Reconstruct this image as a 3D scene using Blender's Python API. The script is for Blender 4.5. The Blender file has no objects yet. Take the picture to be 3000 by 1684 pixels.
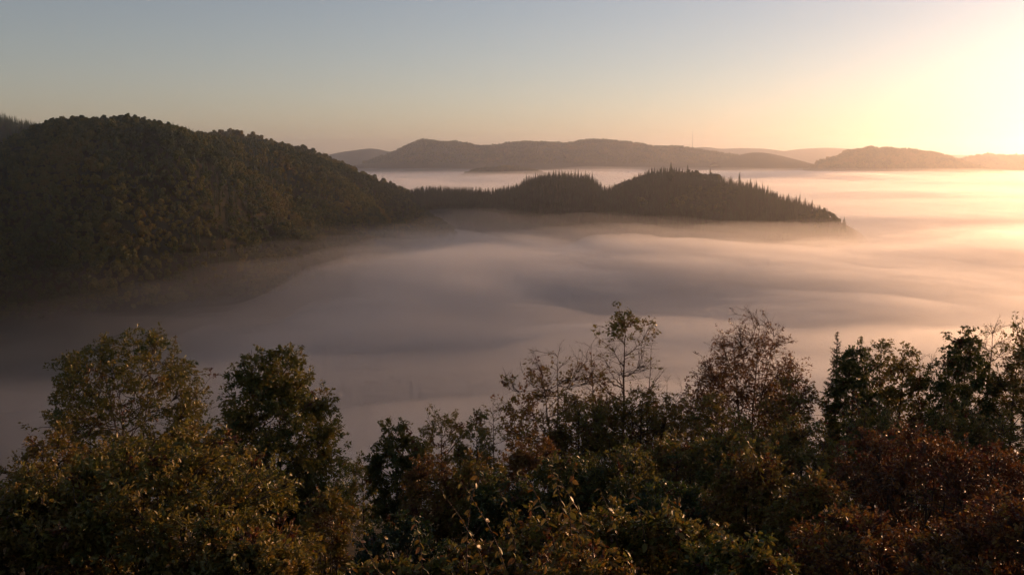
import bpy, math, random
import numpy as np
from mathutils import Vector

# ------------------------------------------------------------------ camera, sky, sun, exposure
SC = bpy.context.scene
COL = SC.collection
F_PX = 2598.0                       # focal length in pixels of a 3000 px wide frame
HORIZON = 455.0
PITCH = math.atan((842.0 - HORIZON) / F_PX)
cam_data = bpy.data.cameras.new('camera')
cam_data.sensor_width = 36.0
cam_data.lens = 36.0 * F_PX / 3000.0
cam_data.clip_start = 0.1
cam_data.clip_end = 60000.0
cam = bpy.data.objects.new('camera', cam_data)
cam.location = (0, 0, 0)
cam.rotation_euler = (math.pi / 2 - PITCH, 0, 0)
COL.objects.link(cam)
SC.camera = cam

SUN_AZ = math.radians(51.5)         # to the right of the view axis
SUN_EL = math.radians(4.5)
world = bpy.data.worlds.new('World')
SC.world = world
world.use_nodes = True
wn = world.node_tree.nodes
wl = world.node_tree.links
bg = wn['Background']
sky = wn.new('ShaderNodeTexSky')
sky.sky_type = 'NISHITA'
sky.sun_disc = False
sky.sun_elevation = SUN_EL
sky.sun_rotation = SUN_AZ
sky.altitude = 400.0
sky.air_density = 1.0
sky.dust_density = 0.6
sky.ozone_density = 2.0
bw = wn.new('ShaderNodeRGBToBW')
pale = wn.new('ShaderNodeMix'); pale.data_type = 'RGBA'      # thin high haze: the whole sky a little paler than clean air
pale.inputs['Factor'].default_value = 0.36
wl.new(sky.outputs['Color'], bw.inputs['Color'])
wl.new(sky.outputs['Color'], pale.inputs['A'])
wl.new(bw.outputs['Val'], pale.inputs['B'])
warm = wn.new('ShaderNodeMix'); warm.data_type = 'RGBA'; warm.blend_type = 'MULTIPLY'
warm.inputs['Factor'].default_value = 1.0
warm.inputs['B'].default_value = (1.08, 0.955, 0.99, 1)
wl.new(pale.outputs['Result'], warm.inputs['A'])
wl.new(warm.outputs['Result'], bg.inputs['Color'])
bg.inputs['Strength'].default_value = 0.15

sun_data = bpy.data.lights.new('sun', 'SUN')
sun_data.energy = 4.7
sun_data.angle = math.radians(0.6)
sun_data.color = (1.0, 0.52, 0.25)
sun = bpy.data.objects.new('sun', sun_data)
sdir = Vector((math.sin(SUN_AZ) * math.cos(SUN_EL), math.cos(SUN_AZ) * math.cos(SUN_EL), math.sin(SUN_EL)))
sun.rotation_euler = sdir.to_track_quat('Z', 'Y').to_euler()
COL.objects.link(sun)

SC.view_settings.view_transform = 'Standard'
SC.view_settings.look = 'None'
SC.view_settings.exposure = 0.34
SC.view_settings.gamma = 1.0
SC.view_settings.use_curve_mapping = False
cy = SC.cycles
cy.use_denoising = True
cy.use_adaptive_sampling = True
cy.adaptive_threshold = 0.04
cy.adaptive_min_samples = 16
world.cycles.sampling_method = 'MANUAL'
world.cycles.sample_map_resolution = 512
cy.denoiser = 'OPENIMAGEDENOISE'
cy.denoising_input_passes = 'RGB_ALBEDO_NORMAL'
cy.max_bounces = 8
cy.diffuse_bounces = 2
cy.glossy_bounces = 2
cy.transmission_bounces = 3
cy.volume_bounces = 2
cy.transparent_max_bounces = 48
cy.sample_clamp_indirect = 4.0
cy.caustics_reflective = False
cy.caustics_refractive = False

RNG = np.random.default_rng(7)
random.seed(7)

# ------------------------------------------------------------------ helpers
def pix(x, y, depth):
    """World point seen at photo pixel (x, y) at forward distance depth."""
    cp, sp = math.cos(PITCH), math.sin(PITCH)
    a = (x - 1500.0) / F_PX
    b = -(y - 842.0) / F_PX
    v = (a, cp + b * sp, -sp + b * cp)
    k = depth / v[1]
    return np.array((v[0] * k, v[1] * k, v[2] * k))

def mesh_np(name, verts, faces, mat=None, smooth=False, attrs=None):
    """faces: (n, k) int array, all with the same number of corners."""
    verts = np.asarray(verts, dtype=np.float32)
    faces = np.asarray(faces, dtype=np.int32)
    me = bpy.data.meshes.new(name)
    me.vertices.add(len(verts))
    me.vertices.foreach_set('co', verts.ravel())
    n, k = faces.shape
    me.loops.add(n * k)
    me.loops.foreach_set('vertex_index', faces.ravel())
    me.polygons.add(n)
    me.polygons.foreach_set('loop_start', np.arange(n, dtype=np.int32) * k)
    if smooth:
        me.polygons.foreach_set('use_smooth', np.ones(n, dtype=bool))
    if attrs:
        for an, (dom, vals) in attrs.items():
            at = me.attributes.new(an, 'FLOAT', dom)
            at.data.foreach_set('value', np.asarray(vals, dtype=np.float32))
    me.update(calc_edges=True)
    if mat:
        me.materials.append(mat)
    return me

def obj(name, me, parent=None, label=None, cat=None, group=None, kind=None):
    o = bpy.data.objects.new(name, me)
    COL.objects.link(o)
    if parent is not None:
        o.parent = parent
    for k, v in (('label', label), ('category', cat), ('group', group), ('kind', kind)):
        if v:
            o[k] = v
    return o

def empty(name, loc, label, cat, group=None):
    o = obj(name, None, None, label, cat, group)
    o.location = loc
    o.empty_display_size = 0.5
    return o

def value_noise(x, y, seed=0):
    xi = np.floor(x).astype(np.int64); yi = np.floor(y).astype(np.int64)
    xf = x - xi; yf = y - yi
    u = xf * xf * (3 - 2 * xf); v = yf * yf * (3 - 2 * yf)
    def h(a, b):
        n = (a * 374761393 + b * 668265263 + seed * 1442695041) & 0x7fffffff
        n = ((n ^ (n >> 13)) * 1274126177) & 0x7fffffff
        n = n ^ (n >> 16)
        return (n & 0xffff) / 32767.5 - 1.0
    return (h(xi, yi) * (1 - u) + h(xi + 1, yi) * u) * (1 - v) + (h(xi, yi + 1) * (1 - u) + h(xi + 1, yi + 1) * u) * v

def fbm(x, y, octaves=4, seed=0, gain=0.5):
    s = np.zeros_like(x, dtype=float); a = 1.0; t = 0.0
    for o in range(octaves):
        s += a * value_noise(x * 2 ** o + 17.3 * o, y * 2 ** o - 9.1 * o, seed + o)
        t += a; a *= gain
    return s / t

def grid_faces(nu, nv):
    i = np.arange(nu * nv).reshape(nu, nv)
    return np.stack([i[:-1, :-1], i[1:, :-1], i[1:, 1:], i[:-1, 1:]], -1).reshape(-1, 4)

def new_mat(name):
    m = bpy.data.materials.new(name)
    m.use_nodes = True
    nt = m.node_tree
    return m, nt, nt.nodes, nt.links, nt.nodes['Principled BSDF']

def volume_mat(name, color, density, aniso):
    m = bpy.data.materials.new(name)
    m.use_nodes = True
    nt = m.node_tree
    for n in list(nt.nodes):
        if n.type == 'BSDF_PRINCIPLED':
            nt.nodes.remove(n)
    v = nt.nodes.new('ShaderNodeVolumePrincipled')
    v.inputs['Color'].default_value = (*color, 1)
    v.inputs['Density'].default_value = density
    v.inputs['Anisotropy'].default_value = aniso
    nt.links.new(v.outputs['Volume'], nt.nodes['Material Output'].inputs['Volume'])
    m.cycles.homogeneous_volume = True
    return m

def earth_mat(name, c1, c2, scale):
    m, nt, n, l, b = new_mat(name)
    tc = n.new('ShaderNodeTexCoord')
    no = n.new('ShaderNodeTexNoise'); no.inputs['Scale'].default_value = scale; no.inputs['Detail'].default_value = 8
    r = n.new('ShaderNodeValToRGB')
    r.color_ramp.elements[0].color = (*c1, 1); r.color_ramp.elements[1].color = (*c2, 1)
    r.color_ramp.elements[0].position = 0.35; r.color_ramp.elements[1].position = 0.65
    l.new(tc.outputs['Object'], no.inputs['Vector']); l.new(no.outputs['Fac'], r.inputs['Fac'])
    l.new(r.outputs['Color'], b.inputs['Base Color'])
    b.inputs['Roughness'].default_value = 0.95
    b.inputs['Specular IOR Level'].default_value = 0.1
    bp = n.new('ShaderNodeBump'); bp.inputs['Strength'].default_value = 0.5
    l.new(no.outputs['Fac'], bp.inputs['Height']); l.new(bp.outputs['Normal'], b.inputs['Normal'])
    return m

# ------------------------------------------------------------------ terrain
GY = np.array([-3000, 0, 3, 6, 11, 18, 40, 60, 150, 300, 450, 620, 40000.0])
GZ = np.array([-1.7, -1.7, -3.2, -4.6, -6.3, -10, -19.5, -27, -65, -125, -180, -205, -205.0])
def ground_z(x, y):
    x = np.asarray(x, float); y = np.asarray(y, float)
    z = np.interp(y, GY, GZ)
    return z + np.clip(np.abs(y - 1) / 40, 0, 1) * (1.5 * fbm(x / 22, y / 22, 3, 5)) * np.clip((700 - y) / 300, 0.0, 1)

M_EARTH = earth_mat('leaf litter', (0.018, 0.014, 0.008), (0.045, 0.035, 0.018), 0.6)
M_SOIL = earth_mat('forest floor', (0.020, 0.018, 0.009), (0.045, 0.038, 0.016), 0.02)
M_FAR = earth_mat('far forest', (0.022, 0.026, 0.014), (0.050, 0.045, 0.022), 0.012)

gx = np.sinh(np.linspace(-7.2, 7.2, 121)); gx = gx / gx[-1] * 14500
gy = np.concatenate([np.linspace(-2500, -30, 8), np.linspace(-20, 90, 60), np.geomspace(94, 15000, 90)])
X, Y = np.meshgrid(gx, gy, indexing='ij')
Z = ground_z(X, Y)
obj('ground', mesh_np('ground', np.stack([X, Y, Z], -1).reshape(-1, 3), grid_faces(len(gx), len(gy)), M_EARTH, True), kind='structure')

def hill(name, crest, depth, front, back, seed, mat, rough=6.0, rscale=90.0, base=-206.0, sink=0.0, convex=2.0, step=6.0, nfront=46, nback=14, gully=0.0, narrow=None):
    """A mound whose crest line runs through photo points (px, py) at the given forward depths (px -> metres)."""
    crest = np.array(crest, float)
    dep = np.array(depth, float)
    xs = np.arange(crest[0, 0], crest[-1, 0] + step, step)
    ys = np.interp(xs, crest[:, 0], crest[:, 1])
    k = max(1, int(18 / step)); ker = np.ones(2 * k + 1) / (2 * k + 1)
    ys = np.convolve(np.pad(ys, k, mode='edge'), ker, mode='valid')
    ds = np.interp(xs, dep[:, 0], dep[:, 1])
    P = np.array([pix(a, b, c) for a, b, c in zip(xs, ys, ds)])
    P[:, 2] -= sink
    T = np.gradient(P[:, :2], axis=0)
    T /= np.linalg.norm(T, axis=1)[:, None]
    ksm = max(1, int(240 / step))
    T = np.stack([np.convolve(np.pad(T[:, i], ksm, mode='edge'), np.ones(2 * ksm + 1) / (2 * ksm + 1), mode='valid') for i in (0, 1)], -1)
    T /= np.linalg.norm(T, axis=1)[:, None]
    N = np.stack([T[:, 1], -T[:, 0]], -1)          # points to the viewer's side
    tf = np.linspace(0, 1, nfront) ** 1.3
    tb = np.linspace(0, 1, nback + 1)[1:] ** 1.2
    ts = np.concatenate([-tb[::-1], tf])
    V = np.zeros((len(xs), len(ts), 3))
    fw = np.ones(len(xs))
    if narrow:
        fw = 1 - narrow[2] * np.clip((xs - narrow[0]) / (narrow[1] - narrow[0]), 0, 1)
    for j, t in enumerate(ts):
        w = front if t >= 0 else back
        a = abs(t)
        # rounded shoulder, then an even slope to the foot
        prof = a ** convex / (a ** convex + (1 - a) * 0.75 + 1e-9) if a < 1 else 1.0
        V[:, j, :2] = P[:, :2] + N * (t * w * fw)[:, None]
        V[:, j, 2] = P[:, 2] + (base - P[:, 2]) * prof
    amt = np.minimum(np.abs(ts) * 6, 1)[None, :] * 0.9 + 0.1
    V[:, :, 2] += rough * fbm(V[:, :, 0] / rscale, V[:, :, 1] / rscale, 4, seed) * amt
    if gully:
        g = np.abs(fbm(V[:, :, 0] / 210.0, V[:, :, 1] / 330.0, 2, seed + 9))
        V[:, :, 2] -= gully * (0.4 - g) * np.clip(np.abs(ts) * 3, 0, 1)[None, :] * np.clip((1 - np.abs(ts)) * 3, 0, 1)[None, :]
    me = mesh_np(name, V.reshape(-1, 3), grid_faces(len(xs), len(ts)), mat, True)
    o = obj(name, me, kind='structure')
    return V, ts

# crest lines in photo pixels
C_FAR_A = [(2010, 437), (2060, 430), (2110, 437), (2170, 434), (2240, 436), (2290, 444), (2350, 436), (2420, 433), (2470, 436), (2560, 446), (2700, 452), (2790, 454), (2860, 455), (3100, 456), (3400, 452), (3900, 460)]
C_FAR_B = [(880, 470), (960, 455), (1010, 444), (1090, 434), (1150, 447), (1230, 460), (1400, 470)]
C_FAR_C = [(1000, 490), (1080, 470), (1150, 447), (1200, 420), (1240, 407), (1300, 417), (1340, 415), (1400, 428), (1450, 424), (1520, 415), (1600, 417), (1665, 421), (1710, 409), (1750, 408), (1810, 413), (1880, 422), (1910, 430), (1980, 428), (2030, 436), (2110, 448), (2160, 458), (2250, 468), (2330, 482), (2420, 500)]
C_FAR_D = [(2090, 480), (2150, 458), (2200, 447), (2240, 447), (2290, 458), (2350, 474), (2430, 492)]
C_RIGHT = [(2360, 500), (2390, 478), (2420, 466), (2450, 462), (2470, 450), (2490, 440), (2530, 434), (2580, 434), (2620, 439), (2660, 438), (2700, 444), (2740, 449), (2775, 462), (2830, 480), (2900, 500)]
C_RIGHT_B = [(2760, 490), (2800, 472), (2850, 458), (2900, 453), (2960, 456), (3050, 452), (3200, 446), (3500, 450), (3900, 470), (4200, 500)]
C_LEFT = [(-900, 420), (-500, 410), (-200, 425), (0, 408), (60, 384), (126, 360), (200, 346), (313, 345), (419, 360), (495, 380), (545, 389), (606, 395), (687, 402), (757, 415), (828, 430), (884, 446), (949, 464), (1035, 502), (1090, 532), (1150, 562), (1210, 592), (1260, 628), (1300, 665), (1340, 720), (1380, 800)]
C_LEFT_B = [(440, 420), (520, 396), (600, 392), (680, 389), (757, 405), (828, 423), (884, 440), (949, 459), (1035, 499), (1086, 528), (1150, 543), (1195, 562), (1225, 590), (1250, 650), (1280, 730)]
C_LEFT_C = [(-500, 320), (-250, 318), (-60, 332), (0, 340), (60, 348), (110, 360), (160, 372), (260, 400), (400, 460)]
C_MID = [(1120, 575), (1180, 563), (1230, 552), (1290, 550), (1360, 554), (1430, 556), (1480, 549), (1520, 545), (1545, 520), (1580, 514), (1640, 507), (1700, 507), (1735, 514), (1750, 536), (1768, 560), (1795, 545), (1860, 520), (1920, 502), (1965, 497), (2010, 503), (2060, 510), (2100, 516), (2150, 530), (2200, 543), (2240, 552), (2290, 568), (2330, 585), (2400, 610), (2440, 632), (2470, 668), (2510, 730), (2560, 800)]
C_ISLE = [(1330, 520), (1370, 503), (1400, 493), (1440, 488), (1480, 486), (1520, 488), (1570, 497), (1630, 520)]

hill('hill', C_FAR_A, [(2010, 11500), (3900, 11500)], 1700, 900, 31, M_FAR, 8, 300, step=8, nfront=20)
hill('hill', C_FAR_B, [(880, 8600), (1400, 8600)], 1200, 900, 32, M_FAR, 8, 260, step=6, nfront=20)
V_C, ts_c = hill('hill', C_FAR_C, [(1000, 6300), (2420, 6900)], 1200, 900, 33, M_FAR, 9, 220, step=4, nfront=28, sink=14)
hill('hill', C_FAR_D, [(2090, 5900), (2430, 5900)], 700, 600, 34, M_FAR, 7, 200, step=4, nfront=20)
V_R, ts_r = hill('hill', C_RIGHT, [(2360, 5300), (2900, 5300)], 600, 500, 35, M_FAR, 6, 120, step=3, nfront=28, sink=14)
V_RB, ts_rb = hill('hill', C_RIGHT_B, [(2760, 6200), (4200, 5900)], 600, 600, 36, M_FAR, 6, 150, step=5, nfront=20, sink=14)
V_L, ts_l = hill('hill', C_LEFT, [(-900, 850), (0, 1000), (300, 1080), (500, 1180), (800, 1400), (1000, 1530), (1380, 1660)], 350, 420, 37, M_SOIL, 10, 90, step=6, gully=48, sink=11, narrow=(850, 1300, 0.6))
V_LB, ts_lb = hill('hill', C_LEFT_B, [(440, 1750), (1280, 1780)], 420, 320, 38, M_SOIL, 7, 90, step=6, gully=14, sink=12)
V_LC, ts_lc = hill('hill', C_LEFT_C, [(-500, 1750), (400, 1750)], 450, 320, 39, M_SOIL, 7, 110, step=6, sink=15)
V_M, ts_m = hill('hill', C_MID, [(1120, 1850), (1520, 1800), (1965, 1720), (2330, 1520), (2580, 1420)], 330, 300, 40, M_SOIL, 5, 70, step=4, gully=18, sink=10)
V_I, ts_i = hill('hill', C_ISLE, [(1340, 4900), (1620, 4900)], 260, 240, 41, M_SOIL, 5, 90, step=4, nfront=16, sink=12)

# ------------------------------------------------------------------ plant building
def ramp_color(n, stops):
    r = n.new('ShaderNodeValToRGB')
    cr = r.color_ramp
    while len(cr.elements) < len(stops):
        cr.elements.new(0.5)
    for e, (p, c) in zip(cr.elements, stops):
        e.position = p; e.color = (*c, 1)
    return r

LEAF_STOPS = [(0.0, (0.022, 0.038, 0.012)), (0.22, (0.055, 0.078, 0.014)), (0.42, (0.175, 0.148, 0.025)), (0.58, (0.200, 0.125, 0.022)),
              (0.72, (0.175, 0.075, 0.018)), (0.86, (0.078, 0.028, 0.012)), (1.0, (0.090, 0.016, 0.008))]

def leaf_mat(name, source, rough=0.45, trans=0.38, spec=0.5):
    m, nt, n, l, b = new_mat(name)
    if source == 'tone':
        s = n.new('ShaderNodeAttribute'); s.attribute_name = 'tone'; out = s.outputs['Fac']
    else:
        s = n.new('ShaderNodeObjectInfo')
        mr = n.new('ShaderNodeMapRange')
        mr.inputs['To Min'].default_value = source[0]; mr.inputs['To Max'].default_value = source[1]
        l.new(s.outputs['Random'], mr.inputs['Value'])
        a = n.new('ShaderNodeAttribute'); a.attribute_name = 'tone'
        ad = n.new('ShaderNodeMath'); ad.operation = 'ADD'
        l.new(mr.outputs['Result'], ad.inputs[0]); l.new(a.outputs['Fac'], ad.inputs[1])
        nz = n.new('ShaderNodeTexNoise'); nz.inputs['Scale'].default_value = 0.009; nz.inputs['Detail'].default_value = 3
        l.new(s.outputs['Location'], nz.inputs['Vector'])
        mm = n.new('ShaderNodeMapRange'); mm.inputs['From Min'].default_value = 0.3; mm.inputs['From Max'].default_value = 0.7
        mm.inputs['To Min'].default_value = -source[2]; mm.inputs['To Max'].default_value = source[2]
        l.new(nz.outputs['Fac'], mm.inputs['Value'])
        a2 = n.new('ShaderNodeMath'); a2.operation = 'ADD'
        l.new(ad.outputs[0], a2.inputs[0]); l.new(mm.outputs['Result'], a2.inputs[1])
        out = a2.outputs[0]
    r = ramp_color(n, LEAF_STOPS)
    l.new(out, r.inputs['Fac'])
    l.new(r.outputs['Color'], b.inputs['Base Color'])
    b.inputs['Roughness'].default_value = rough
    b.inputs['Specular IOR Level'].default_value = spec
    if trans > 0:
        t = n.new('ShaderNodeBsdfTranslucent')
        l.new(r.outputs['Color'], t.inputs['Color'])
        mx = n.new('ShaderNodeMixShader'); mx.inputs['Fac'].default_value = trans
        l.new(b.outputs['BSDF'], mx.inputs[1]); l.new(t.outputs['BSDF'], mx.inputs[2])
        l.new(mx.outputs['Shader'], n['Material Output'].inputs['Surface'])
    return m

def bark_mat(name, c1, c2):
    m, nt, n, l, b = new_mat(name)
    tc = n.new('ShaderNodeTexCoord')
    no = n.new('ShaderNodeTexNoise'); no.inputs['Scale'].default_value = 9; no.inputs['Detail'].default_value = 5
    mp = n.new('ShaderNodeMapping'); mp.inputs['Scale'].default_value = (1, 1, 0.2)
    r = ramp_color(n, [(0.3, c1), (0.7, c2)])
    l.new(tc.outputs['Object'], mp.inputs['Vector']); l.new(mp.outputs['Vector'], no.inputs['Vector'])
    l.new(no.outputs['Fac'], r.inputs['Fac']); l.new(r.outputs['Color'], b.inputs['Base Color'])
    b.inputs['Roughness'].default_value = 0.9
    return m

M_BARK = bark_mat('bark', (0.030, 0.022, 0.016), (0.075, 0.058, 0.042))
M_TWIG = bark_mat('red twig', (0.050, 0.026, 0.018), (0.085, 0.048, 0.030))
M_LEAF = leaf_mat('autumn leaf', 'tone')
M_GLOSS = leaf_mat('glossy leaf', 'tone', 0.42, 0.32, 0.35)
M_CROWN = leaf_mat('hill broadleaf crown', (0.20, 0.38, 0.20), 0.7, 0.40, 0.2)
M_NEEDLE = leaf_mat('spruce needles', (-0.05, 0.10, 0.0), 0.7, 0.1, 0.2)

def unit(v):
    return v / np.maximum(np.linalg.norm(v, axis=-1, keepdims=True), 1e-9)

def grow(p, d, L, k, wob, lift, rng):
    """Grow N branches at once: k points each, bending towards up (lift) and wandering (wob)."""
    N = len(p)
    pts = np.zeros((N, k, 3)); pts[:, 0] = p
    cur = unit(d.copy())
    st = (L / (k - 1))[:, None]
    for i in range(1, k):
        cur = unit(cur + rng.normal(0, wob, (N, 3)) + np.array([0, 0, lift]))
        pts[:, i] = pts[:, i - 1] + cur * st
    return pts

def tubes(pts, rad, sides):
    N, k, _ = pts.shape
    tan = unit(np.gradient(pts, axis=1))
    ref = np.where(np.abs(tan[..., 2:3]) > 0.9, np.array([1.0, 0, 0]), np.array([0, 0, 1.0]))
    u = unit(np.cross(tan, ref)); v = np.cross(tan, u)
    a = np.linspace(0, 2 * np.pi, sides, endpoint=False)
    ring = u[:, :, None, :] * np.cos(a)[None, None, :, None] + v[:, :, None, :] * np.sin(a)[None, None, :, None]
    V = pts[:, :, None, :] + ring * rad[:, :, None, None]
    base = (np.arange(N) * k * sides)[:, None, None]
    i = np.arange(k - 1)[None, :, None] * sides
    j = np.arange(sides)[None, None, :]
    j2 = (j + 1) % sides
    Fc = np.stack([base + i + j, base + i + j2, base + i + sides + j2, base + i + sides + j], -1)
    return V.reshape(-1, 3), Fc.reshape(-1, 4)

def joined(parts):
    vs, fs, o = [], [], 0
    for v, f in parts:
        vs.append(v); fs.append(f + o); o += len(v)
    return np.concatenate(vs), np.concatenate(fs)

def leaves(pos, axis, size, rng, detail=1, droop=0.3, width=0.55, facing=0.5):
    """Folded leaf blades. Returns verts, triangle faces, triangles per leaf."""
    M = len(pos)
    ax = unit(axis + rng.normal(0, 0.6, (M, 3)) + np.array([0, 0, -droop]))
    nrm = rng.normal(0, 1, (M, 3)); nrm[:, 2] = np.abs(nrm[:, 2]) + facing
    side = unit(np.cross(ax, nrm)); nrm = np.cross(side, ax)
    s = size[:, None]
    w = s * width * 0.5
    b = pos; tip = pos + ax * s - nrm * s * 0.12
    lift = nrm * s * 0.10
    if detail == 1:
        l = pos + ax * s * 0.45 - side * w + lift
        r = pos + ax * s * 0.45 + side * w + lift
        V = np.stack([b, l, tip, r], 1).reshape(-1, 3)
        o = (np.arange(M) * 4)[:, None]
        Fc = np.concatenate([o + np.array([[0, 2, 1]]), o + np.array([[0, 3, 2]])], 1).reshape(-1, 3)
        return V, Fc, 2
    l1 = pos + ax * s * 0.28 - side * w * 0.9 + lift; l2 = pos + ax * s * 0.66 - side * w * 0.75 + lift * 0.6
    r1 = pos + ax * s * 0.28 + side * w * 0.9 + lift; r2 = pos + ax * s * 0.66 + side * w * 0.75 + lift * 0.6
    V = np.stack([b, l1, l2, tip, r2, r1], 1).reshape(-1, 3)
    o = (np.arange(M) * 6)[:, None]
    Fc = np.concatenate([o + np.array([[0, 3, 1]]), o + np.array([[1, 3, 2]]), o + np.array([[0, 5, 3]]), o + np.array([[5, 4, 3]])], 1).reshape(-1, 3)
    return V, Fc, 4

def sample_on(pts, n, lo, hi, rng):
    """n random points on each of N polylines: position, tangent, fraction."""
    N, k, _ = pts.shape
    t = rng.uniform(lo, hi, (N, n)) * (k - 1)
    i = np.minimum(t.astype(int), k - 2); f = (t - i)[..., None]
    ar = np.arange(N)[:, None]
    p = pts[ar, i] * (1 - f) + pts[ar, i + 1] * f
    d = unit(pts[ar, i + 1] - pts[ar, i])
    return p, d, t / (k - 1)

def side_dirs(d, angle, rng):
    """Directions leaving d at about the given angle (radians, array)."""
    r = unit(np.cross(d, rng.normal(0, 1, d.shape)))
    return unit(d * np.cos(angle)[..., None] + r * np.sin(angle)[..., None])

def bez(p0, c, p1, k):
    t = np.linspace(0, 1, k)[None, :, None]
    return p0[:, None] * (1 - t) ** 2 + 2 * c[:, None] * t * (1 - t) + p1[:, None] * t ** 2

def lump(d, seed):
    """Uneven outline: a factor for each direction."""
    az = np.arctan2(d[:, 1], d[:, 0])
    return 1 + 0.24 * fbm(np.cos(az) * 2.1 + 5.0 + seed, np.sin(az) * 2.1 + d[:, 2] * 2.6, 2, seed)

def make_plant(name, base, H, R, label, cat, seed, group=None, stems=1, trunk=True, cb=0.3, n1=18, n2=200, n3=6, nl=7, leaf=0.12, tone=(0.3, 0.1),
               odd=0.05, bare=None, shape=0.0, ang=50, detail=1, mat=None, wood=None, lean=(0, 0), droop=0.3, thick=1.0, tuft=0.3, twig=1.0, spread=0.0, hollow=0.5):
    """A tree or bush: stems, limbs, branches grown to points spread through an uneven crown, twigs, leaves on the twigs."""
    rng = np.random.default_rng(seed)
    mat = mat or M_LEAF; wood = wood or M_BARK
    root = empty(name, tuple(base), label, cat, group)
    wp = []
    r0 = (0.010 * H + 0.03) * thick
    lo = cb * H * 0.8 if trunk else 0.05 * H
    H0 = H; cell = (2.1 * R * R * (H - lo) / n2) ** (1 / 3)
    H = H - 0.45 * cell
    sv = (H * 0.985 - lo) * 0.5; zc = lo + sv
    # branch ends: through the crown, thicker towards its outside
    d = unit(rng.normal(0, 1, (n2, 3)))
    rr = hollow + (1 - hollow) * rng.random(n2) ** 0.6
    rr = rr * lump(d, seed % 97)
    e = d * rr[:, None]
    taper = 1 - shape * e[:, 2] * 0.45 if shape >= 0 else 1 - shape * e[:, 2] * 0.45
    tgt = np.stack([e[:, 0] * R * taper, e[:, 1] * R * taper, zc + e[:, 2] * sv], -1)
    tgt[:, :2] += np.array(lean)[None] * H * (tgt[:, 2:3] / H)
    tgt[:, 2] = np.clip(tgt[:, 2], 0.15, H - cell * 0.25)
    nodes, ntan = [], []
    if trunk:
        sp = np.zeros((stems, 3)); a0 = np.arange(stems) * 2.39996 + rng.random() * 6
        top = np.stack([np.cos(a0) * R * (0.32 if stems > 1 else 0.04), np.sin(a0) * R * (0.32 if stems > 1 else 0.04), np.full(stems, H * 0.90)], -1)
        top[:, 2] -= rng.random(stems) * H * 0.12 * (np.arange(stems) > 0)
        top[:, :2] += np.array(lean)[None] * H * 0.9
        sp[:, 2] = -0.5
        ctrl = np.stack([top[:, 0] * 0.25, top[:, 1] * 0.25, top[:, 2] * 0.55], -1)
        tp = bez(sp, ctrl, top, 14)
        tp[:, 1:] += np.cumsum(rng.normal(0, 0.012 * H / 14 * 2, (stems, 13, 3)) * np.array([1, 1, 0.1]), axis=1)
        tr = r0 / stems ** 0.4 * (1 - np.linspace(0, 1, 14) ** 0.85 * 0.92)[None, :] * np.ones((stems, 1))
        wp.append(tubes(tp, tr, 7))
        k0 = int(14 * cb * 0.8)
        nodes.append(tp[:, k0:].reshape(-1, 3)); ntan.append(unit(np.gradient(tp, axis=1))[:, k0:].reshape(-1, 3))
        # limbs leave the stems at an angle and turn upwards
        sel = rng.choice(n2, n1, replace=False)
        lt = np.array([0, 0, zc]) + (tgt[sel] - np.array([0, 0, zc])) * 0.72
        h = np.hypot(lt[:, 0], lt[:, 1])
        zs = np.clip(lt[:, 2] - h / math.tan(math.radians(ang)) * rng.uniform(0.7, 1.2, n1), cb * H * 0.75, 0.86 * H)
        si = rng.integers(0, stems, n1)
        f_ = np.clip(zs / (0.9 * H), 0, 1) * 13
        i_ = np.minimum(f_.astype(int), 12)
        st = tp[si, i_] * (1 - (f_ - i_))[:, None] + tp[si, i_ + 1] * (f_ - i_)[:, None]
        cp_ = st * 0.35 + lt * 0.65; cp_[:, 2] = st[:, 2] * 0.62 + lt[:, 2] * 0.38
        b1 = bez(st, cp_, lt, 8)
        rad1 = r0 * 0.36 * (1 - 0.6 * zs / H) / stems ** 0.3 + 0.006
    else:
        sel = rng.choice(n2, min(n1, n2), replace=False)
        c0 = np.array([0, 0, zc * 0.5])
        lt = c0 + (tgt[sel] - c0) * 0.8
        st = np.stack([lt[:, 0] * 0.22, lt[:, 1] * 0.22, np.full(len(lt), -0.3)], -1) + rng.normal(0, 0.05 * R, (len(lt), 3)) * np.array([1, 1, 0])
        cp_ = st * 0.4 + lt * 0.6; cp_[:, 2] = lt[:, 2] * 0.72
        b1 = bez(st, cp_, lt, 8)
        rad1 = np.full(len(lt), 0.007 * H + 0.006) * thick
    b1[:, 1:-1] += rng.normal(0, 0.012 * R, (len(b1), 6, 3))
    wp.append(tubes(b1, rad1[:, None] * np.linspace(1, 0.3, 8)[None, :], 5))
    nodes.append(b1[:, 2:].reshape(-1, 3)); ntan.append(unit(np.gradient(b1, axis=1))[:, 2:].reshape(-1, 3))
    nodes = np.concatenate(nodes); ntan = np.concatenate(ntan)
    # branches run from the nearest wood below to each branch end
    df = tgt[:, None, :] - nodes[None, :, :]
    dist = np.linalg.norm(df, axis=-1)
    cost = dist + np.maximum(0.25 * dist - df[..., 2], 0) * 1.3
    j = cost.argmin(1)
    s2 = nodes[j]; L2 = np.linalg.norm(tgt - s2, axis=1)
    c2 = s2 + (ntan[j] * 0.55 + unit(tgt - s2) * 0.45) * (L2 * 0.5)[:, None]
    c2[:, 2] -= L2 * 0.04
    b2 = bez(s2, c2, tgt, 6)
    b2[:, 1:-1] += rng.normal(0, 0.02, (n2, 4, 3)) * L2[:, None, None]
    r2 = np.clip(0.006 + 0.007 * L2, 0.004, 0.028) * thick
    wp.append(tubes(b2, r2[:, None] * np.linspace(1, 0.35, 6)[None, :], 4))
    p3, d3, f3 = sample_on(b2, n3, 0.3, 1.0, rng)
    L3 = (cell * 0.72 * twig * (1.15 - 0.4 * f3) * rng.uniform(0.6, 1.2, f3.shape)).ravel()
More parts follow.
